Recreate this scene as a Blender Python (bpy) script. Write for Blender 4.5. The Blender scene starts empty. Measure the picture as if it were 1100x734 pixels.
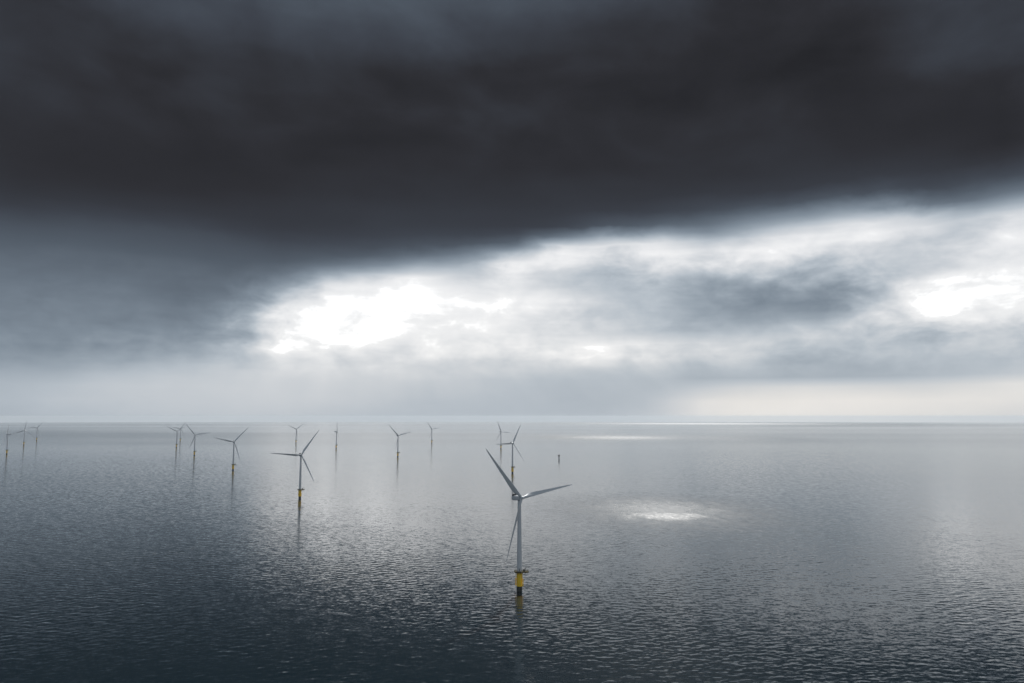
import bpy, bmesh, math, random
import numpy as np
from mathutils import Matrix, Vector

random.seed(4)
C = bpy.context.scene
COL = C.collection
R_EARTH = 6.371e6
CAM_H = 150.0
FPX = 811.0                      # focal length in pixels of the 1100 px wide photograph
HORIZON_Y = 453.0

# ------------------------------------------------------------------ camera
DIP = math.acos(R_EARTH / (R_EARTH + CAM_H))
PITCH = math.atan((HORIZON_Y - 367.0) / FPX) - DIP
cam_data = bpy.data.cameras.new('camera')
cam = bpy.data.objects.new('camera', cam_data)
COL.objects.link(cam)
cam_data.sensor_width = 36.0
cam_data.lens = 36.0 * FPX / 1100.0
cam_data.clip_start = 1.0
cam_data.clip_end = 120000.0
cam.location = (0, 0, CAM_H)
cam.rotation_euler = (math.radians(90) + PITCH, 0, 0)
C.camera = cam

C.view_settings.view_transform = 'Standard'
C.view_settings.look = 'None'
C.view_settings.exposure = 0.0
C.view_settings.gamma = 1.0
C.view_settings.use_curve_mapping = False
C.cycles.use_denoising = True
C.cycles.denoiser = 'OPENIMAGEDENOISE'
C.cycles.denoising_prefilter = 'ACCURATE'
C.cycles.max_bounces = 6
C.cycles.volume_bounces = 0
C.cycles.sample_clamp_indirect = 8.0

SUN_EL = math.radians(40.0)
SUN_AZ = math.radians(11.0)      # clockwise from +Y, towards the glint on the water

# ------------------------------------------------------------------ node helpers
class NT:
    """tiny expression helper on a node tree"""
    def __init__(self, tree):
        self.t = tree; self.n = tree.nodes; self.l = tree.links
    def put(self, sock, v):
        if hasattr(v, 'is_output'): self.l.new(v, sock)
        else: sock.default_value = v
    def m(self, op, a, b=None, c=None, clamp=False):
        n = self.n.new('ShaderNodeMath'); n.operation = op; n.use_clamp = clamp
        self.put(n.inputs[0], a)
        if b is not None: self.put(n.inputs[1], b)
        if c is not None: self.put(n.inputs[2], c)
        return n.outputs[0]
    def add(self, a, b): return self.m('ADD', a, b)
    def sub(self, a, b): return self.m('SUBTRACT', a, b)
    def mul(self, a, b): return self.m('MULTIPLY', a, b)
    def div(self, a, b): return self.m('DIVIDE', a, b)
    def mad(self, a, b, c): return self.m('MULTIPLY_ADD', a, b, c)
    def smooth(self, v, lo, hi, a=0.0, b=1.0):
        n = self.n.new('ShaderNodeMapRange'); n.interpolation_type = 'SMOOTHSTEP'
        self.put(n.inputs[0], v); self.put(n.inputs[1], lo); self.put(n.inputs[2], hi)
        self.put(n.inputs[3], a); self.put(n.inputs[4], b)
        return n.outputs[0]
    def mixf(self, f, a, b):
        n = self.n.new('ShaderNodeMix'); n.data_type = 'FLOAT'
        self.put(n.inputs[0], f); self.put(n.inputs[2], a); self.put(n.inputs[3], b)
        return n.outputs[0]
    def mixc(self, f, a, b):
        n = self.n.new('ShaderNodeMix'); n.data_type = 'RGBA'
        self.put(n.inputs[0], f)
        for s, v in ((n.inputs[6], a), (n.inputs[7], b)):
            self.put(s, v if hasattr(v, 'is_output') else tuple(v) + (1.0,) * (4 - len(v)))
        return n.outputs[2]
    def vec(self, x, y, z):
        n = self.n.new('ShaderNodeCombineXYZ')
        for i, v in enumerate((x, y, z)): self.put(n.inputs[i], v)
        return n.outputs[0]
    def sep(self, v):
        n = self.n.new('ShaderNodeSeparateXYZ'); self.l.new(v, n.inputs[0])
        return n.outputs
    def noise(self, v, scale, detail=4.0, rough=0.55, dist=0.0):
        n = self.n.new('ShaderNodeTexNoise'); self.l.new(v, n.inputs['Vector'])
        n.inputs['Scale'].default_value = scale; n.inputs['Detail'].default_value = detail
        n.inputs['Roughness'].default_value = rough; n.inputs['Distortion'].default_value = dist
        return n.outputs[0]
    def ramp(self, f, stops, interp='LINEAR'):
        n = self.n.new('ShaderNodeValToRGB'); self.l.new(f, n.inputs[0])
        cr = n.color_ramp; cr.interpolation = interp
        while len(cr.elements) < len(stops): cr.elements.new(0.5)
        for i, (p, c) in enumerate(stops): cr.elements[i].position = p
        for e, (p, c) in zip(cr.elements, stops):
            e.color = tuple(c) + (1.0,)
        return n.outputs[0]

def lin(r, g, b):
    f = lambda c: (c / 255) / 12.92 if c / 255 <= 0.04045 else ((c / 255 + 0.055) / 1.055) ** 2.4
    return (f(r), f(g), f(b))

# ------------------------------------------------------------------ sky: storm cloud deck in the world shader
# tone of the cloud cover (0 = black, 1 = white) by bearing and height over the horizon
SX = [0, 60, 120, 200, 250, 300, 350, 400, 450, 500, 550, 600, 650, 700, 750, 800, 850, 900, 950, 1000, 1050, 1100]
SKY_ROWS = {
    0: [.2, .224, .248, .28, .287, .297, .31, .31, .307, .3, .293, .283, .27, .25, .23, .21, .203, .2, .2, .213, .227, .24],
    40: [0.170, 0.182, 0.198, 0.230, 0.237, 0.240, 0.240, 0.247, 0.253, 0.260, 0.240, 0.217, 0.190, 0.177, 0.167, 0.160, 0.160, 0.167, 0.180, 0.200, 0.213, 0.220],
    90: [.18, .18, .182, .19, .19, .19, .19, .183, .18, .18, .173, .167, .16, .16, .16, .16, .167, .17, .17, .17, .17, .17],
    150: [.18, .174, .17, .17, .17, .17, .17, .17, .17, .17, .17, .17, .17, .17, .173, .18, .18, .177, .17, .163, .157, .15],
    180: [.18, .174, .17, .17, .17, .173, .18, .18, .18, .18, .18, .18, .18, .187, .19, .19, .197, .2, .2, .207, .217, .23],
    200: [.19, .19, .18, .18, .18, .18, .19, .19, .19, .19, .19, .2, .2, .2, .2, .21, .22, .23, .25, .28, .33, .42],
    215: [.22, .21, .2, .19, .19, .2, .2, .2, .2, .2, .2, .21, .21, .21, .22, .25, .31, .36, .4, .42, .48, .7],
    230: [.28, .27, .25, .22, .21, .21, .21, .22, .22, .22, .22, .22, .23, .25, .31, .42, .55, .68, .82, .8, .72, .88],
    245: [.33, .33, .31, .28, .24, .22, .22, .23, .23, .23, .23, .25, .34, .4, .5, .66, .82, .88, .9, .84, .78, .94],
    255: [.36, .36, .34, .31, .28, .25, .25, .26, .26, .26, .28, .44, .74, .7, .68, .8, .92, .93, .92, .82, .84, .96],
    265: [.39, .39, .37, .34, .32, .3, .29, .31, .32, .32, .4, .88, .9, .99, .86, .9, .93, .92, .85, .76, .92, .95],
    275: [.41, .41, .4, .37, .35, .34, .36, .42, .46, .48, .72, .97, .86, .94, .86, .93, .9, .86, .78, .8, .95, .93],
    285: [0.44, 0.43, 0.42, 0.4, 0.37, 0.38, 0.48, 0.6, 0.68, 0.66, 0.9, 0.936, 0.78, 0.8, 0.82, 0.88, 0.8, 0.78, 0.86, 0.86, 0.929, 0.95],
    297: [0.46, 0.46, 0.44, 0.41, 0.4, 0.48, 0.72, 0.9, 0.943, 0.8, 0.9, 0.84, 0.72, 0.76, 0.74, 0.7, 0.7, 0.7, 0.82, 0.88, 0.922, 0.958],
    310: [0.48, 0.48, 0.47, 0.43, 0.44, 0.62, 0.95, 0.972, 0.972, 0.907, 0.922, 0.84, 0.76, 0.7, 0.64, 0.62, 0.6, 0.62, 0.8, 0.929, 0.958, 0.965],
    322: [0.5, 0.51, 0.5, 0.46, 0.48, 0.84, 0.972, 0.972, 0.972, 0.936, 0.929, 0.86, 0.8, 0.7, 0.62, 0.58, 0.57, 0.58, 0.8, 0.965, 0.972, 0.958],
    335: [0.52, 0.53, 0.52, 0.48, 0.54, 0.914, 0.972, 0.972, 0.972, 0.943, 0.9, 0.82, 0.78, 0.72, 0.64, 0.59, 0.58, 0.6, 0.88, 0.972, 0.958, 0.936],
    347: [0.53, 0.54, 0.55, 0.52, 0.6, 0.943, 0.972, 0.972, 0.943, 0.943, 0.907, 0.82, 0.8, 0.74, 0.7, 0.66, 0.7, 0.74, 0.88, 0.88, 0.9, 0.88],
    358: [0.55, 0.55, 0.58, 0.56, 0.62, 0.943, 0.972, 0.972, 0.943, 0.914, 0.9, 0.84, 0.8, 0.74, 0.72, 0.74, 0.84, 0.84, 0.74, 0.74, 0.76, 0.78],
    370: [.57, .57, .6, .62, .66, .9, .94, .93, .92, .89, .88, .9, .92, .9, .86, .84, .78, .74, .72, .74, .74, .76],
    382: [.6, .6, .63, .68, .73, .86, .89, .88, .88, .86, .86, .86, .87, .87, .84, .82, .76, .72, .72, .74, .75, .75],
    395: [.66, .66, .7, .75, .8, .84, .86, .85, .84, .84, .82, .8, .78, .76, .74, .74, .7, .69, .69, .7, .7, .71],
    408: [.71, .73, .78, .8, .81, .82, .83, .81, .8, .78, .76, .75, .74, .73, .71, .71, .7, .7, .7, .74, .82, .88],
    418: [0.73, 0.76, 0.79, 0.80, 0.81, 0.82, 0.82, 0.80, 0.78, 0.77, 0.75, 0.74, 0.73, 0.73, 0.78, 0.85, 0.88, 0.89, 0.89, 0.89, 0.89, 0.89],
    432: [0.73, 0.76, 0.78, 0.79, 0.80, 0.81, 0.80, 0.78, 0.76, 0.75, 0.74, 0.73, 0.73, 0.75, 0.87, 0.90, 0.90, 0.90, 0.90, 0.89, 0.89, 0.88],
    450: [0.70, 0.73, 0.75, 0.77, 0.78, 0.78, 0.77, 0.75, 0.74, 0.73, 0.73, 0.73, 0.74, 0.78, 0.88, 0.91, 0.91, 0.90, 0.89, 0.88, 0.87, 0.85]}
_ys = sorted(SKY_ROWS); _tab = np.array([SKY_ROWS[y] for y in _ys])
def photo_tone(az, el):
    """tone of the cloud cover at a bearing (deg) and elevation (deg)"""
    a, e = math.radians(az), math.radians(el)
    d = (math.sin(a) * math.cos(e), math.cos(a) * math.cos(e), math.sin(e))
    yc = d[1] * math.cos(PITCH) + d[2] * math.sin(PITCH); zc = -d[1] * math.sin(PITCH) + d[2] * math.cos(PITCH)
    x = 550 + FPX * d[0] / yc; y = 367 - FPX * zc / yc
    x = min(max(x, 0), 1100); y = min(max(y, 0), 450)
    col = [np.interp(y, _ys, _tab[:, j]) for j in range(len(SX))]
    return float(np.interp(x, SX, col))

world = bpy.data.worlds.new('World'); C.world = world; world.use_nodes = True
wt = world.node_tree; wt.nodes.clear(); W = NT(wt)
tc = wt.nodes.new('ShaderNodeTexCoord')
dx, dy, dz = W.sep(tc.outputs['Generated'])
az = W.mul(W.m('ARCTAN2', dx, dy), 180 / math.pi)
el = W.mul(W.m('ARCSINE', dz), 180 / math.pi)
elp = W.m('MAXIMUM', el, 0.0)
zz = W.add(W.m('MAXIMUM', dz, 0.0), 0.10)
P = W.vec(W.div(dx, zz), W.div(dy, zz), 0.0)            # point on the cloud deck
AE = W.vec(W.mul(az, 0.35), el, 3.0)
nL = W.sub(W.noise(P, 0.55, 3, 0.5), 0.5)
nM = W.sub(W.noise(AE, 0.22, 4, 0.5, 0.15), 0.5)
AE2 = W.vec(W.mul(az, 0.55), el, 6.0)
nF = W.sub(W.noise(AE2, 0.58, 6, 0.56, 0.25), 0.5)
nS = W.sub(W.noise(W.vec(W.mul(az, 0.10), el, 9.0), 0.75, 4, 0.55), 0.5)   # flat streaks
sky_fade = W.smooth(elp, 1.5, 7.0)
wel = W.add(elp, W.mul(sky_fade, W.add(W.mul(nM, 1.5), W.mul(nF, 1.1))))
wel = W.m('MAXIMUM', wel, 0.0)
waz = W.add(az, W.mul(sky_fade, W.add(W.mul(nL, 1.5), W.mul(nF, 3.4))))
u01 = W.m('MULTIPLY_ADD', waz, 1 / 360.0, 0.5, clamp=True)

azs = [math.degrees(math.atan((x - 550) / FPX)) for x in SX]
els = [0.0] + [math.degrees(math.atan((367 - y) / FPX) + PITCH) for y in reversed(_ys) if y < 440]
def row_stops(e):
    back = 0.74 if e < 12 else np.interp(e, [12, 40], [0.74, 0.68])
    left = np.interp(e, [0, 6, 14, 30], [.62, .50, .34, .30])
    right = np.interp(e, [0, 10, 16, 30], [.86, .94, .66, .32])
    st = [(-180, back), (-110, (back + left) / 2 + .05), (-60, left)]
    st += [(a, photo_tone(a, e)) for a in azs]
    st += [(60, right), (110, (back + right) / 2 + .03), (180, back)]
    return [(a / 360 + .5, (v, v, v)) for a, v in st]
rows = [(e, row_stops(e)) for e in els]
def flat_row(front, back):
    return [(0, (back,) * 3), (.25, ((front + back) / 2,) * 3), (.42, (front,) * 3), (.58, (front,) * 3), (.75, ((front + back) / 2,) * 3), (1, (back,) * 3)]
rows += [(36, flat_row(.20, .68)), (50, flat_row(.20, .64)), (70, flat_row(.28, .54)), (90, flat_row(.40, .40))]
tone = None
for i, (e, st) in enumerate(rows):
    r = W.ramp(u01, st)
    v = W.sep(r)[0] if False else r
    if tone is None: tone = v
    else:
        f = W.smooth(wel, rows[i - 1][0], e) if e > 20 else W.m('MULTIPLY_ADD', wel, 1 / (e - rows[i - 1][0]), -rows[i - 1][0] / (e - rows[i - 1][0]), clamp=True)
        tone = W.mixc(f, tone, v)
bw = wt.nodes.new('ShaderNodeRGBToBW'); wt.links.new(tone, bw.inputs[0]); tone = bw.outputs[0]
# cloud texture: strong in the bright field, faint under the dark deck
amp = W.mul(W.smooth(tone, 0.22, 0.75, 0.03, 0.33), W.mul(W.smooth(elp, 2.2, 5.0, 0.12, 1.0), W.smooth(tone, 0.85, 1.0, 1.0, 0.5)))
det = W.add(W.add(W.mul(nF, 0.9), W.mul(nS, 0.40)), W.mul(nM, 0.35))
tone = W.add(tone, W.mul(amp, det))
# soft rolls on the underside of the dark deck overhead
roll = W.noise(W.vec(W.mul(az, 0.55), W.add(el, W.mul(az, 0.10)), 14.0), 0.2, 5, 0.5, 0.4)
tone = W.add(tone, W.mul(W.mul(W.smooth(el, 15.0, 23.0), 0.15), W.sub(roll, 0.5)))
# faint shafts of light fanning down from the breaks
fan = W.noise(W.vec(W.add(az, W.mul(W.sub(el, 12.0), W.mul(W.add(az, 11.0), 0.035))), 0.0, 5.0), 0.55, 2, 0.5)
shaft = W.mul(W.mul(W.smooth(el, 0.2, 2.5), W.smooth(el, 9.0, 4.5)), W.mul(W.smooth(az, -24, -17), W.smooth(az, 18, 8)))
tone = W.add(tone, W.mul(W.mul(shaft, 0.06), W.sub(fan, 0.5)))
CR = [(0.00, lin(20, 21, 24)), (.14, lin(38, 39, 43)), (.18, lin(47, 48, 53)), (.26, lin(63, 68, 77)), (.36, lin(82, 91, 102)), (.46, lin(104, 115, 127)),
      (.56, lin(127, 139, 151)), (.66, lin(153, 164, 175)), (.75, lin(180, 189, 198)), (.84, lin(208, 212, 217)), (.92, lin(234, 235, 237)),
      (.98, lin(251, 251, 251)), (1.0, lin(255, 255, 255))]
ccol = W.ramp(tone, CR)
over = W.smooth(tone, 0.935, 1.14, 1.0, 6.0)
warm = W.mul(W.mul(W.smooth(az, 9, 17), W.smooth(el, 4.2, 1.2)), W.smooth(tone, .75, .9))
tint = W.mixc(W.mul(warm, 0.75), (1, 1, 1), (1.02, 0.985, 0.93))
mul = wt.nodes.new('ShaderNodeMix'); mul.data_type = 'RGBA'; mul.blend_type = 'MULTIPLY'; mul.inputs[0].default_value = 1.0
wt.links.new(ccol, mul.inputs[6]); wt.links.new(tint, mul.inputs[7])
vs = wt.nodes.new('ShaderNodeVectorMath'); vs.operation = 'SCALE'
wt.links.new(mul.outputs[2], vs.inputs[0]); wt.links.new(W.mul(over, 10.0), vs.inputs['Scale'])
skytex = wt.nodes.new('ShaderNodeTexSky'); skytex.sky_type = 'NISHITA'; skytex.sun_disc = False
skytex.sun_elevation = SUN_EL; skytex.sun_rotation = SUN_AZ
skytex.air_density = 1.0; skytex.dust_density = 2.0
thin = W.smooth(tone, 0.55, 1.0, 0.0, 0.06)             # clear sky glimpsed through the thinnest cloud
final = W.mixc(thin, vs.outputs[0], skytex.outputs[0])
bg = wt.nodes.new('ShaderNodeBackground'); wt.links.new(final, bg.inputs[0]); bg.inputs[1].default_value = 0.1
wo = wt.nodes.new('ShaderNodeOutputWorld'); wt.links.new(bg.outputs[0], wo.inputs[0])
world.cycles.sampling_method = 'MANUAL'; world.cycles.sample_map_resolution = 1024

# ------------------------------------------------------------------ sun
sd = bpy.data.lights.new('sun', 'SUN'); sd.energy = 5.0; sd.angle = math.radians(3.0); sd.color = (1.0, 0.985, 0.96)
sun = bpy.data.objects.new('sun', sd); COL.objects.link(sun)
sdir = Vector((math.sin(SUN_AZ) * math.cos(SUN_EL), math.cos(SUN_AZ) * math.cos(SUN_EL), math.sin(SUN_EL)))
sun.rotation_euler = sdir.to_track_quat('Z', 'Y').to_euler()
sun.location = sdir * 3000

# ------------------------------------------------------------------ where things stand on the sea
def sea_point(x, y):
    """point of the curved sea seen at a place of the photograph"""
    u = (x - 550) / FPX; v = (367 - y) / FPX
    d = Vector((u, math.cos(PITCH) - v * math.sin(PITCH), math.sin(PITCH) + v * math.cos(PITCH))).normalized()
    o = Vector((0, 0, R_EARTH + CAM_H))
    b = o.dot(d); c = CAM_H * (2 * R_EARTH + CAM_H)
    t = c / (-b + math.sqrt(b * b - c))
    return Vector((d.x * t, d.y * t, -(d.x ** 2 + d.y ** 2) * t * t / (2 * R_EARTH)))

# ------------------------------------------------------------------ sea
def new_mat(name):
    m = bpy.data.materials.new(name); m.use_nodes = True
    m.node_tree.nodes.clear()
    b = m.node_tree.nodes.new('ShaderNodeBsdfPrincipled'); o = m.node_tree.nodes.new('ShaderNodeOutputMaterial')
    m.node_tree.links.new(b.outputs[0], o.inputs[0])
    return m, b, NT(m.node_tree)

def sea_material():
    m, b, N = new_mat('sea_water')
    g = m.node_tree.nodes.new('ShaderNodeNewGeometry')
    px, py, pz = N.sep(g.outputs['Position'])
    dist = N.m('SQRT', N.add(N.mul(px, px), N.mul(py, py)))
    wind = math.radians(-14)
    cx = N.add(N.mul(px, math.cos(wind)), N.mul(py, math.sin(wind)))
    cy = N.sub(N.mul(py, math.cos(wind)), N.mul(px, math.sin(wind)))
    # gusts that roughen the surface
    gst = None
    streak = N.noise(N.vec(N.mul(px, 0.05), N.mul(py, 0.02), 4.0), 1.0, 6, 0.8)
    for (xa, ya, xb, yb, k) in GUSTS:
        A, Bp = sea_point(xa, (ya + yb) / 2), sea_point(xb, (ya + yb) / 2)
        c = (A + Bp) / 2; near = sea_point((xa + xb) / 2, yb); farp = sea_point((xa + xb) / 2, ya)
        ra = (Bp - A).length / 2; rb = (farp.y - near.y) / 2; cyy = (farp.y + near.y) / 2
        ex = N.div(N.sub(px, c.x), ra); ey = N.div(N.sub(py, cyy), rb)
        rr = N.m('SQRT', N.add(N.mul(ex, ex), N.mul(ey, ey)))
        rr = N.add(rr, N.mul(N.sub(streak, 0.5), 1.5))
        gmask = N.mul(N.smooth(rr, 1.35, 0.0), k)
        gst = gmask if gst is None else N.m('MAXIMUM', gst, gmask)
    # chop too small for the mesh, as a field of surface slopes; longer waves come in where the mesh no longer holds them
    far = N.smooth(dist, 800, 2600)
    def slopes(sc, ax, skew, seed, det):
        n = m.node_tree.nodes.new('ShaderNodeTexNoise'); n.inputs['Scale'].default_value = sc
        n.inputs['Detail'].default_value = det; n.inputs['Roughness'].default_value = 0.6
        m.node_tree.links.new(N.vec(N.mul(cx, ax), N.add(cy, N.mul(cx, skew)), seed), n.inputs['Vector'])
        o = N.sep(n.outputs['Color'])
        return N.sub(o[0], 0.5), N.sub(o[1], 0.5)
    ax_, ay_ = slopes(0.55, 0.8, 0.0, 0.0, 3)
    bx_, by_ = slopes(0.17, 0.6, 0.15, 5.0, 2)
    kb = N.mixf(far, KB[0], KB[1])
    sx = N.add(N.mul(ax_, KA * 0.75), N.mul(bx_, N.mul(kb, 0.55)))
    sy = N.add(N.mul(ay_, KA), N.mul(by_, kb))
    nv = m.node_tree.nodes.new('ShaderNodeVectorMath'); nv.operation = 'ADD'
    ns = m.node_tree.nodes.new('ShaderNodeVectorMath'); ns.operation = 'NORMALIZE'
    m.node_tree.links.new(g.outputs['Normal'], nv.inputs[0])
    gk = N.mad(gst, 3.0, 1.0); sx = N.mul(sx, gk); sy = N.mul(sy, gk)
    m.node_tree.links.new(N.vec(sx, sy, 0.0), nv.inputs[1]); m.node_tree.links.new(nv.outputs[0], ns.inputs[0])
    m.node_tree.links.new(ns.outputs[0], b.inputs['Normal'])
    # wind: broad calmer and rougher reaches
    reach = N.noise(N.vec(N.mul(px, 0.00008), N.mul(py, 0.00025), 1.0), 1.0, 3, 0.5)
    rough = N.smooth(reach, 0.35, 0.7, 0.09, 0.15)
    rough = N.mixf(gst, rough, 0.42)
    m.node_tree.links.new(rough, b.inputs['Roughness'])
    b.inputs['IOR'].default_value = 1.40
    b.inputs['Base Color'].default_value = (0.0012, 0.009, 0.0145, 1)
    return m

KA, KB = 0.15, (0.09, 0.24)      # strength of the small and the middle sized chop
GUSTS = [(645, 547.5, 790, 562, 0.9), (580, 530, 860, 577, 0.62), (560, 467.5, 760, 473.5, 0.6), (690, 467, 880, 476, 0.3), (600, 454.2, 1080, 457.8, 0.9)]

def build_sea():
    rng = np.random.default_rng(11)
    r = [40.0]
    while r[-1] < 330: r.append(r[-1] * 1.25)
    r[-1] = 330.0
    while r[-1] < 45800:
        d = r[-1]
        ds = 0.55 * (d / 380) ** 0.95 if d < 1600 else max(2.3, 0.55 * (1600 / 380) ** 0.95 * (d / 1600) ** 2.2)
        r.append(d + min(ds, d * 0.05))
    r = np.array(r)
    dense = np.radians(np.arange(-41.0, 41.001, 0.055))
    rest = np.radians(np.linspace(41, 319, 112)[1:-1])
    a = np.concatenate([dense, rest])
    nr, na = len(r), len(a)
    AA, RR = np.meshgrid(a, r)
    X = RR * np.sin(AA); Y = RR * np.cos(AA)
    Z = np.zeros_like(X)
    dr = np.gradient(r)[:, None]
    nd = len(dense)
    xs, ys = X[:, :nd], Y[:, :nd]
    far = r > 3200
    k0 = int(np.searchsorted(r, 3200))
    xs, ys, drr = xs[:k0].astype(np.float64), ys[:k0], dr[:k0]
    zz = np.zeros_like(xs)
    main = math.radians(180 - 14 + 180)
    for i in range(130):
        lam = 2.8 * (13 / 2.8) ** rng.random()
        th = math.radians(-14) + rng.normal(0, 0.52)
        k = 2 * math.pi / lam
        amp = 0.00100 * lam ** 0.80 * (0.6 + 0.8 * rng.random()) * (0.7 if lam > 10 else 1.0)
        ph = rng.random() * 2 * math.pi
        w = np.clip((lam / drr - 2.2) / 2.5, 0, 1)
        rows_ = w[:, 0] > 0
        if not rows_.any(): continue
        arg = k * (xs[rows_] * math.sin(th) + ys[rows_] * math.cos(th)) + ph
        s = np.sin(arg)
        zz[rows_] += w[rows_] * amp * (s + 0.18 * np.cos(2 * arg))
    # groups of higher and lower waves
    grp = 0.72 + 0.5 * np.sin(xs / 61 + 1.3 * np.sin(ys / 83)) * np.sin(ys / 71 + 1.1 * np.sin(xs / 97 + 1))
    edge = np.clip((np.radians(41) - np.abs(AA[:k0, :nd])) / 0.02, 0, 1) * np.clip((RR[:k0, :nd] - 330) / 30, 0, 1)
    Z[:k0, :nd] = zz * grp * edge
    Z -= RR ** 2 / (2 * R_EARTH)
    co = np.stack([X, Y, Z], -1).reshape(-1, 3)
    co = np.concatenate([co, [[0, 0, 0]]]).astype(np.float32)
    centre = nr * na
    i = np.arange(nr - 1)[:, None] * na; j = np.arange(na)[None, :]; j2 = (j + 1) % na
    quads = np.stack([i + j, i + na + j, i + na + j2, i + j2], -1).reshape(-1, 4)
    tris = np.stack([np.full(na, centre), j[0], j2[0]], -1)
    me = bpy.data.meshes.new('sea')
    nq, nt = len(quads), len(tris)
    me.vertices.add(len(co)); me.vertices.foreach_set('co', co.ravel())
    me.loops.add(nq * 4 + nt * 3)
    # wind faces upward
    me.loops.foreach_set('vertex_index', np.concatenate([quads[:, ::-1].ravel(), tris[:, ::-1].ravel()]).astype(np.int32))
    me.polygons.add(nq + nt)
    me.polygons.foreach_set('loop_start', np.concatenate([np.arange(nq) * 4, nq * 4 + np.arange(nt) * 3]).astype(np.int32))
    me.polygons.foreach_set('loop_total', np.concatenate([np.full(nq, 4), np.full(nt, 3)]).astype(np.int32))
    me.polygons.foreach_set('use_smooth', np.ones(nq + nt, bool))
    me.update(calc_edges=True)
    if me.polygons[nq // 2].normal.z < 0: me.flip_normals()
    me.materials.append(sea_material())
    o = bpy.data.objects.new('sea', me); COL.objects.link(o)
    o['kind'] = 'structure'
    return o
build_sea()

# ------------------------------------------------------------------ haze over the water
def build_haze():
    bm = bmesh.new()
    L = 46400.0; zb = -(46250.0 ** 2) / (2 * R_EARTH) - 2.0
    bmesh.ops.create_cube(bm, size=1.0)
    for v in bm.verts:
        v.co = (v.co.x * 2 * L, v.co.y * 2 * L, 168.0 if v.co.z > 0 else zb)
    me = bpy.data.meshes.new('haze'); bm.to_mesh(me); bm.free()
    o = bpy.data.objects.new('haze', me); COL.objects.link(o); o['kind'] = 'stuff'
    m = bpy.data.materials.new('haze_air'); m.use_nodes = True; m.node_tree.nodes.clear()
    v = m.node_tree.nodes.new('ShaderNodeVolumePrincipled'); out = m.node_tree.nodes.new('ShaderNodeOutputMaterial')
    v.inputs['Color'].default_value = (0.74, 0.81, 0.87, 1); v.inputs['Density'].default_value = 2.4e-5; v.inputs['Anisotropy'].default_value = 0.25
    m.node_tree.links.new(v.outputs[0], out.inputs['Volume'])
    me.materials.append(m)
build_haze()

# ------------------------------------------------------------------ materials of the wind farm
def painted(name, col, rough, streak=0.0, dirt=(0.2, 0.15, 0.08), scale=(0.5, 0.5, 0.06), spec=0.5):
    m, b, N = new_mat(name)
    t = m.node_tree.nodes.new('ShaderNodeTexCoord')
    x, y, z = N.sep(t.outputs['Object'])
    n = N.noise(N.vec(N.mul(x, scale[0]), N.mul(y, scale[1]), N.mul(z, scale[2])), 1.6, 5, 0.6)
    m.node_tree.links.new(N.mixc(N.smooth(n, 0.5, 0.75, 0.0, streak), col, dirt), b.inputs['Base Color'])
    m.node_tree.links.new(N.smooth(n, 0.3, 0.7, rough - .06, rough + .1), b.inputs['Roughness'])
    b.inputs['Specular IOR Level'].default_value = spec
    return m
M_TOWER = painted('tower_paint', (0.58, 0.60, 0.62), 0.42, 0.16, (0.40, 0.40, 0.38))
M_BLADE = painted('blade_gelcoat', (0.56, 0.58, 0.60), 0.38, 0.10, (0.45, 0.45, 0.44))
M_NAC = painted('nacelle_shell', (0.55, 0.57, 0.59), 0.42, 0.15, (0.35, 0.35, 0.34), (.4, .4, .4))
M_DARK = painted('dark_cooler', (0.035, 0.04, 0.045), 0.5, 0.2, (0.06, 0.06, 0.06))
M_YEL = painted('yellow_marine_paint', (0.88, 0.58, 0.010), 0.5, 0.35, (0.33, 0.13, 0.02), (0.9, 0.9, 0.13))
M_PLAT = painted('platform_steel', (0.07, 0.055, 0.015), 0.85, 0.6, (0.04, 0.035, 0.03), (1.2, 1.2, 1.2), 0.15)
M_WET = painted('wet_growth_steel', (0.014, 0.016, 0.012), 0.45, 0.6, (0.03, 0.035, 0.015), (0.8, 0.8, 0.5))
M_STEEL = painted('grey_steel', (0.10, 0.105, 0.11), 0.55, 0.5, (0.06, 0.05, 0.04), (.8, .8, .2))
M_DOOR = painted('door_paint', (0.22, 0.24, 0.26), 0.5, 0.2, (0.15, 0.14, 0.13))

# ------------------------------------------------------------------ mesh helpers
def link(name, bm, mat, parent=None, smooth=True, loc=(0, 0, 0)):
    me = bpy.data.meshes.new(name)
    bmesh.ops.recalc_face_normals(bm, faces=bm.faces)
    bm.to_mesh(me); bm.free()
    if smooth:
        me.polygons.foreach_set('use_smooth', [True] * len(me.polygons))
        try: me.set_sharp_from_angle(angle=math.radians(38))
        except Exception: pass
    me.materials.append(mat)
    o = bpy.data.objects.new(name, me); COL.objects.link(o); o.location = loc
    if parent is not None: o.parent = parent
    return o
def loft(bm, rings, cap0=True, cap1=True):
    vs = [[bm.verts.new(p) for p in ring] for ring in rings]
    n = len(vs[0])
    for a, b in zip(vs, vs[1:]):
        for i in range(n):
            bm.faces.new((a[i], a[(i + 1) % n], b[(i + 1) % n], b[i]))
    if cap0: bm.faces.new(vs[0][::-1])
    if cap1: bm.faces.new(vs[-1])
def lathe(bm, prof, seg=40, c=(0, 0)):
    loft(bm, [[(c[0] + r * math.cos(2 * math.pi * i / seg), c[1] + r * math.sin(2 * math.pi * i / seg), z) for i in range(seg)] for r, z in prof])
def tube(bm, a, b, r, seg=8):
    a, b = Vector(a), Vector(b); d = (b - a).normalized()
    q = d.to_track_quat('Z', 'Y')
    ring = [Vector((r * math.cos(2 * math.pi * i / seg), r * math.sin(2 * math.pi * i / seg), 0)) for i in range(seg)]
    loft(bm, [[a + q @ p for p in ring], [b + q @ p for p in ring]])
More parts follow.
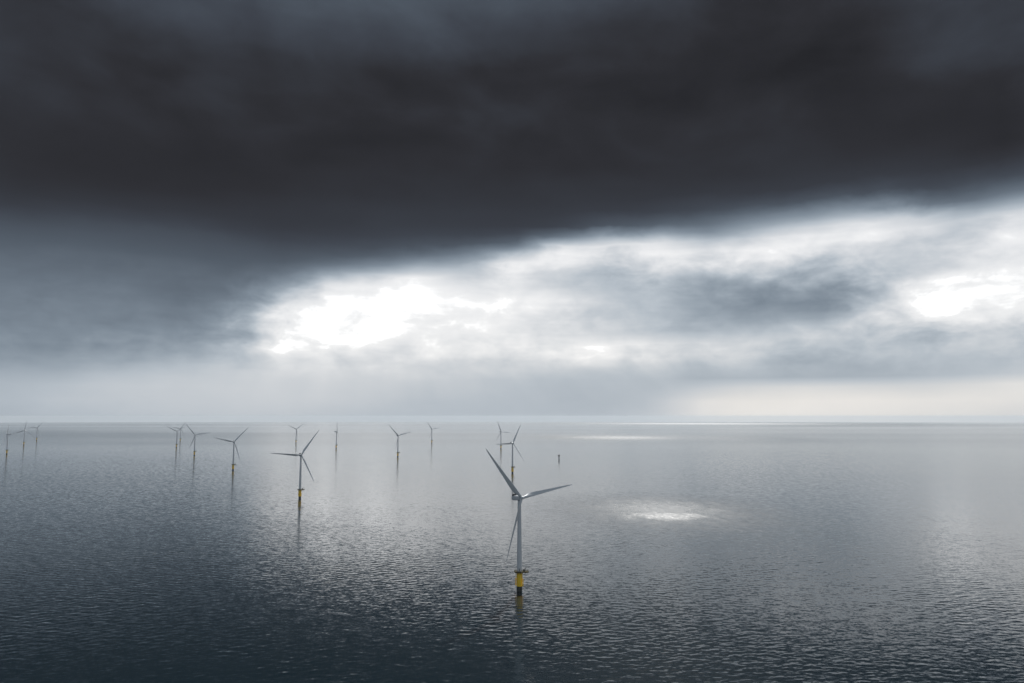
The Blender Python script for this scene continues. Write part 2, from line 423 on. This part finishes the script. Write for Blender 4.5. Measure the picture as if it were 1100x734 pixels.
def box(bm, lo, hi):
    x0, y0, z0 = lo; x1, y1, z1 = hi
    loft(bm, [[(x0, y0, z), (x1, y0, z), (x1, y1, z), (x0, y1, z)] for z in (z0, z1)])

# ------------------------------------------------------------------ wind turbine
HUB_H = 79.0
PLAT_Z = 16.4
def blade_mesh():
    bm = bmesh.new()
    st = [(1.2, 1.15, 1.00, 0), (3.0, 1.15, 1.00, 14), (5.5, 1.55, 0.72, 14), (8.5, 2.05, 0.42, 13), (11.5, 2.15, 0.30, 11.5), (16, 1.95, 0.25, 9),
          (24, 1.55, 0.21, 6), (33, 1.20, 0.18, 3.5), (42, 0.88, 0.17, 1.5), (49, 0.62, 0.16, 0.2), (53, 0.42, 0.15, -.5), (55.2, 0.20, 0.14, -.8), (56, 0.05, 0.14, -1)]
    rings = []
    n = 20
    for r, c, th, tw in st:
        # c = half chord, th = thickness ratio, chord along +X (leading edge +X), thickness along Y
        ring = []
        circ = min(1.0, max(0.0, (th - 0.42) / 0.58)) if th > 0.42 else 0.0
        for i in range(n):
            t = 2 * math.pi * i / n
            ex = math.cos(t); ey = math.sin(t)
            taper = 0.52 + 0.48 * (ex + 0.25) if ex > -1 else 0
            ey2 = ey * (circ + (1 - circ) * max(0.12, 0.62 + 0.38 * ex))
            px = c * ex - (1 - circ) * c * 0.42
            pyy = c * th * ey2 + (1 - circ) * 0.06 * c * (1 - ex * ex)
            a = -math.radians(tw + 24)
            ring.append((px * math.cos(a) - pyy * math.sin(a), px * math.sin(a) + pyy * math.cos(a) - 1.6 * (r / 56) ** 2.2, r))
        rings.append(ring)
    loft(bm, rings)
    return bm

def make_turbine():
    root = bpy.data.objects.new('wind_turbine', None); COL.objects.link(root)
    root.empty_display_size = 5
    bm = bmesh.new(); lathe(bm, [(2.40, -14), (2.40, 3.2), (2.46, 3.25), (2.46, 4.0)], 48)
    link('monopile', bm, M_WET, root)
    bm = bmesh.new(); lathe(bm, [(2.50, 4.003), (2.50, 15.2), (2.65, 15.25), (2.65, 15.6)], 48)
    tp = link('transition_piece', bm, M_YEL, root)
    # boat landing: two fender tubes and a ladder on the side away to the right, braced to the yellow shaft
    for s, ang in ((0, -35), (1, 160)):
        bm = bmesh.new(); ca, sa = math.cos(math.radians(ang)), math.sin(math.radians(ang))
        def pt(rad, tan, z): return (rad * ca - tan * sa, rad * sa + tan * ca, z)
        for t in (-.75, .75):
            tube(bm, pt(3.45, t, 4.1), pt(3.45, t, 10.5), .2)
            for z in (4.8, 7.2, 9.6): tube(bm, pt(2.35, t * .8, z), pt(3.45, t, z), .14, 6)
        for t in (-.22, .22): tube(bm, pt(3.25, t, 4.1), pt(3.25, t, PLAT_Z - .8), .06, 6)
        for z in np.arange(4.4, PLAT_Z - .9, .6): tube(bm, pt(3.25, -.22, z), pt(3.25, .22, z), .03, 5)
        link('boat_landing', bm, M_YEL, root)
    bm = bmesh.new()
    tube(bm, (-1.2, -2.38, 4.1), (-1.2, -2.38, 15.0), .2); tube(bm, (-1.9, -1.95, 4.1), (-1.9, -1.95, 15.0), .2)
    link('cable_tube', bm, M_YEL, root)
    # work platform: round deck with a lobe to the right carrying the davit crane
    outl = []
    for i in range(48):
        t = 2 * math.pi * i / 48; c, s = math.cos(t), math.sin(t)
        rr = 4.5
        if c > 0.35 and abs(s) < .72:
            rr = min(8.0 / max(c, .2), 3.1 / max(abs(s), .05)); rr = max(rr, 4.5)
        outl.append((rr * c, rr * s))
    bm = bmesh.new(); loft(bm, [[(x, y, z) for x, y in outl] for z in (PLAT_Z - .75, PLAT_Z)])
    for k in range(8):
        t = math.pi * k / 4 + .2
        tube(bm, (2.75 * math.cos(t), 2.75 * math.sin(t), 14.2), (4.1 * math.cos(t), 4.1 * math.sin(t), PLAT_Z - .7), .13, 6)
    tube(bm, (2.75, 0, 13.2), (7.0, 0, PLAT_Z - .7), .16, 6)
    plat = link('platform', bm, M_PLAT, root, smooth=False)
    bm = bmesh.new()
    for i in range(0, 48):
        (x, y), (x2, y2) = outl[i], outl[(i + 1) % 48]
        for z in (.12, .45, .8, 1.2): tube(bm, (x * .97, y * .97, PLAT_Z + z), (x2 * .97, y2 * .97, PLAT_Z + z), .07, 5)
        if i % 2 == 0: tube(bm, (x * .97, y * .97, PLAT_Z), (x * .97, y * .97, PLAT_Z + 1.2), .05, 5)
    link('railing', bm, M_PLAT, plat)
    bm = bmesh.new()
    tube(bm, (4.6, -1.2, PLAT_Z), (4.6, -1.2, PLAT_Z + 2.6), .22); tube(bm, (4.6, -1.2, PLAT_Z + 2.4), (6.9, -1.6, PLAT_Z + 4.6), .15)
    tube(bm, (4.6, -1.2, PLAT_Z + 1.2), (5.9, -1.45, PLAT_Z + 3.5), .09, 6); tube(bm, (6.9, -1.6, PLAT_Z + 4.6), (6.9, -1.6, PLAT_Z + 2.7), .03, 5)
    link('davit_crane', bm, M_STEEL, root)
    bm = bmesh.new()
    box(bm, (3.2, .6, PLAT_Z + .003), (4.9, 2.0, PLAT_Z + 1.9))
    bmesh.ops.bevel(bm, geom=bm.edges[:], offset=.08, segments=2, affect='EDGES')
    link('equipment_cabinet', bm, M_STEEL, root)
    # tower of three cans with flange rings
    prof = []
    zb, zt, r0, r1 = PLAT_Z + .003, HUB_H - 2.1, 2.15, 1.45
    prof.append((r0 + .1, zb)); prof.append((r0 + .1, zb + .35)); 
    rad = lambda z: r0 + (r1 - r0) * ((z - zb) / (zt - zb)) ** 1.15
    for z in np.linspace(zb + .36, zt, 22):
        prof.append((rad(z), z))
        if abs(z - 36) < 1.5 or abs(z - 57) < 1.5:
            prof += [(rad(z) + .035, z + .02), (rad(z) + .035, z + .22), (rad(z), z + .24)]
    bm = bmesh.new(); lathe(bm, prof, 56)
    tw = link('tower', bm, M_TOWER, root)
    bm = bmesh.new(); box(bm, (-.5, -2.26, PLAT_Z + .5), (.5, -2.0, PLAT_Z + 2.8))
    bmesh.ops.bevel(bm, geom=bm.edges[:], offset=.1, segments=2, affect='EDGES')
    link('door', bm, M_DOOR, tw)
    # nacelle: local axis -Y is upwind, local origin at the hub height on the tower axis
    bm = bmesh.new(); rings = []
    for y, w, h0, h1 in ((-2.1, 1.45, -1.45, 1.45), (-1.6, 1.8, -1.8, 1.8), (-.4, 1.95, -2.0, 1.95), (3, 2.0, -2.05, 2.05), (7.5, 1.98, -2.0, 2.1), (9.4, 1.85, -1.6, 2.05), (10.2, 1.5, -1.1, 1.8)):
        ring = []
        for i in range(28):
            t = 2 * math.pi * i / 28; c, s = math.cos(t), math.sin(t)
            sx = math.copysign(abs(c) ** .42, c); sz = math.copysign(abs(s) ** .42, s)
            ring.append((w * sx, y, (h1 if s > 0 else -h0) * sz))
        rings.append(ring)
    loft(bm, rings)
    nac = link('nacelle', bm, M_NAC, root, loc=(0, 0, HUB_H))
    bm = bmesh.new()
    box(bm, (-1.85, 7.2, 1.6), (1.85, 8.3, 3.75)); box(bm, (-1.7, 8.3, 1.8), (1.7, 9.2, 2.9))
    bmesh.ops.bevel(bm, geom=bm.edges[:], offset=.08, segments=2, affect='EDGES')
    link('cooler_top', bm, M_DARK, nac)
    for x in (-.8, .8):
        bm = bmesh.new()
        tube(bm, (x, 5.9, 1.9), (x, 5.9, 3.9), .05, 6); tube(bm, (x - .25, 5.9, 3.85), (x + .25, 5.9, 3.85), .09, 6)
        link('wind_vane', bm, M_DARK, nac)
    bm = bmesh.new(); lathe(bm, [(1.55, -.55), (1.62, -.2), (1.62, .12)], 36)
    link('yaw_ring', bm, M_DARK, nac, loc=(0, 0, -1.75))
    # hub with spinner; axis along local -Y
    bm = bmesh.new(); prof = [(1.3, -1.45), (1.6, -.9), (1.68, 0), (1.6, .8), (1.32, 1.5), (.85, 2.05), (.35, 2.32), (.04, 2.38)]
    lathe(bm, prof, 36)
    bmesh.ops.rotate(bm, verts=bm.verts, cent=(0, 0, 0), matrix=Matrix.Rotation(math.radians(90), 3, 'X'))
    hub = link('hub', bm, M_NAC, root)
    bl0 = link('blade', blade_mesh(), M_BLADE, root)
    bl = [bl0]
    for k in range(2):
        b = bl0.copy(); COL.objects.link(b); b.parent = root; bl.append(b)
    return root

def copy_tree(o, parent=None):
    c = o.copy(); COL.objects.link(c)
    if parent is not None: c.parent = parent
    for ch in list(o.children): copy_tree(ch, c)
    return c

def pose(root, yaw, phase, pitch=0.0):
    """yaw: degrees the rotor axis is turned clockwise from facing -Y (towards +X negative); phase: first blade, clockwise from up as seen from upwind"""
    rz = Matrix.Rotation(math.radians(yaw), 4, 'Z')
    tilt = Matrix.Rotation(math.radians(-5), 4, 'X')
    base = Matrix.Translation((0, 0, HUB_H)) @ rz @ tilt
    k = 0
    for ch in root.children:
        n = ch.name.split('.')[0]
        if n == 'nacelle': ch.matrix_local = base
        elif n == 'hub': ch.matrix_local = base @ Matrix.Translation((0, -3.6, 0))
        elif n == 'blade':
            # seen from upwind (looking along +Y) clockwise: +X is to the right
            ch.matrix_local = base @ Matrix.Translation((0, -3.6, 0)) @ Matrix.Rotation(math.radians(phase + 120 * k), 4, 'Y') @ Matrix.Rotation(math.radians(pitch), 4, 'Z')
            k += 1

WIND = 33.0
TURBINES = [
    # base x, y in the photograph, yaw, blade phase, label
    (558.0, 634.8, WIND, -39, 'largest and nearest wind turbine, its yellow base reflected dark in the water'),
    (7.2, 488.0, -52, 40, 'side-on wind turbine with hardly visible blades, closest to the left edge of the view'),
    (25.5, 478.4, WIND - 8, 8, 'hazy wind turbine with one blade pointing straight up, second from the left edge'),
    (39.3, 473.3, WIND, 39, 'hazy wind turbine third from the left edge, beside one with a blade straight up'),
    (189.4, 481.1, WIND - 6, -63, 'wind turbine with a wide V of raised blades, nearer of an overlapping pair'),
    (193.5, 474.3, WIND - 4, 38, 'faint wind turbine whose rotor overlaps the slightly nearer turbine just left of it'),
    (208.7, 489.6, WIND - 6, -39, 'wind turbine just right of the overlapping pair, one blade hanging low left'),
    (250.3, 505.5, WIND - 2, 43, 'medium sized wind turbine between a cluster of three and the second largest turbine'),
    (317.9, 476.1, WIND - 6, -65, 'faint distant wind turbine with blades in a V, behind the second largest turbine'),
    (322.0, 535.8, WIND - 6, 35, 'second largest wind turbine, yellow base, one blade level and one raised right'),
    (361.1, 482.0, 95, 8, 'edge-on wind turbine looking like a bare mast, right of the second largest turbine'),
    (427.3, 491.0, WIND, -44, 'lone wind turbine in bright water midway between the second largest and largest turbines'),
    (463.8, 476.2, WIND, -38, 'small pale wind turbine near the horizon, beyond and right of a lone one'),
    (538.1, 482.3, WIND, -22, 'faint wind turbine crossed by the level blade of the turbine beyond the largest'),
    (550.5, 508.5, WIND, 28, 'wind turbine directly beyond the largest one, one blade pointing level left'),
]
proto = make_turbine()
for i, (bx, by, yaw, ph, lab) in enumerate(TURBINES):
    t = proto if i == 0 else copy_tree(proto)
    t.location = sea_point(bx, by)
    t['label'] = lab; t['category'] = 'wind turbine'; t['group'] = 'offshore wind turbines standing in the sea'
    pose(t, yaw, ph)

# ------------------------------------------------------------------ bare foundation stub
root = bpy.data.objects.new('foundation_pile', None); COL.objects.link(root)
root.location = sea_point(600.5, 494.0)
root['label'] = 'small dark pile with a wide platform on top and no tower, alone at sea'
root['category'] = 'sea platform'
bm = bmesh.new(); lathe(bm, [(2.1, -14), (2.1, 2.6), (1.75, 2.7), (1.75, 12.2), (2.0, 12.6), (3.3, 15.0), (3.3, 15.3)], 36)
link('pile', bm, M_STEEL, root)
bm = bmesh.new(); lathe(bm, [(4.1, 15.303), (4.3, 15.4), (4.3, 15.9), (4.1, 16.0)], 36)
for k in range(6):
    t = k * math.pi / 3; tube(bm, (1.7 * math.cos(t), 1.7 * math.sin(t), 11), (4.0 * math.cos(t), 4.0 * math.sin(t), 15.4), .16, 6)
pf = link('platform', bm, M_DARK, root)
bm = bmesh.new()
for k in range(24):
    a, b = k * math.pi / 12, (k + 1) * math.pi / 12
    for z in (16.6, 17.2): tube(bm, (4.15 * math.cos(a), 4.15 * math.sin(a), z), (4.15 * math.cos(b), 4.15 * math.sin(b), z), .07, 5)
    tube(bm, (4.15 * math.cos(a), 4.15 * math.sin(a), 15.9), (4.15 * math.cos(a), 4.15 * math.sin(a), 17.2), .07, 5)
link('railing', bm, M_DARK, pf)
bm = bmesh.new(); box(bm, (-1.5, -1.2, 16.003), (1.3, 1.3, 18.0)); bmesh.ops.bevel(bm, geom=bm.edges[:], offset=.1, segments=2, affect='EDGES')
link('equipment_cabinet', bm, M_DARK, root)
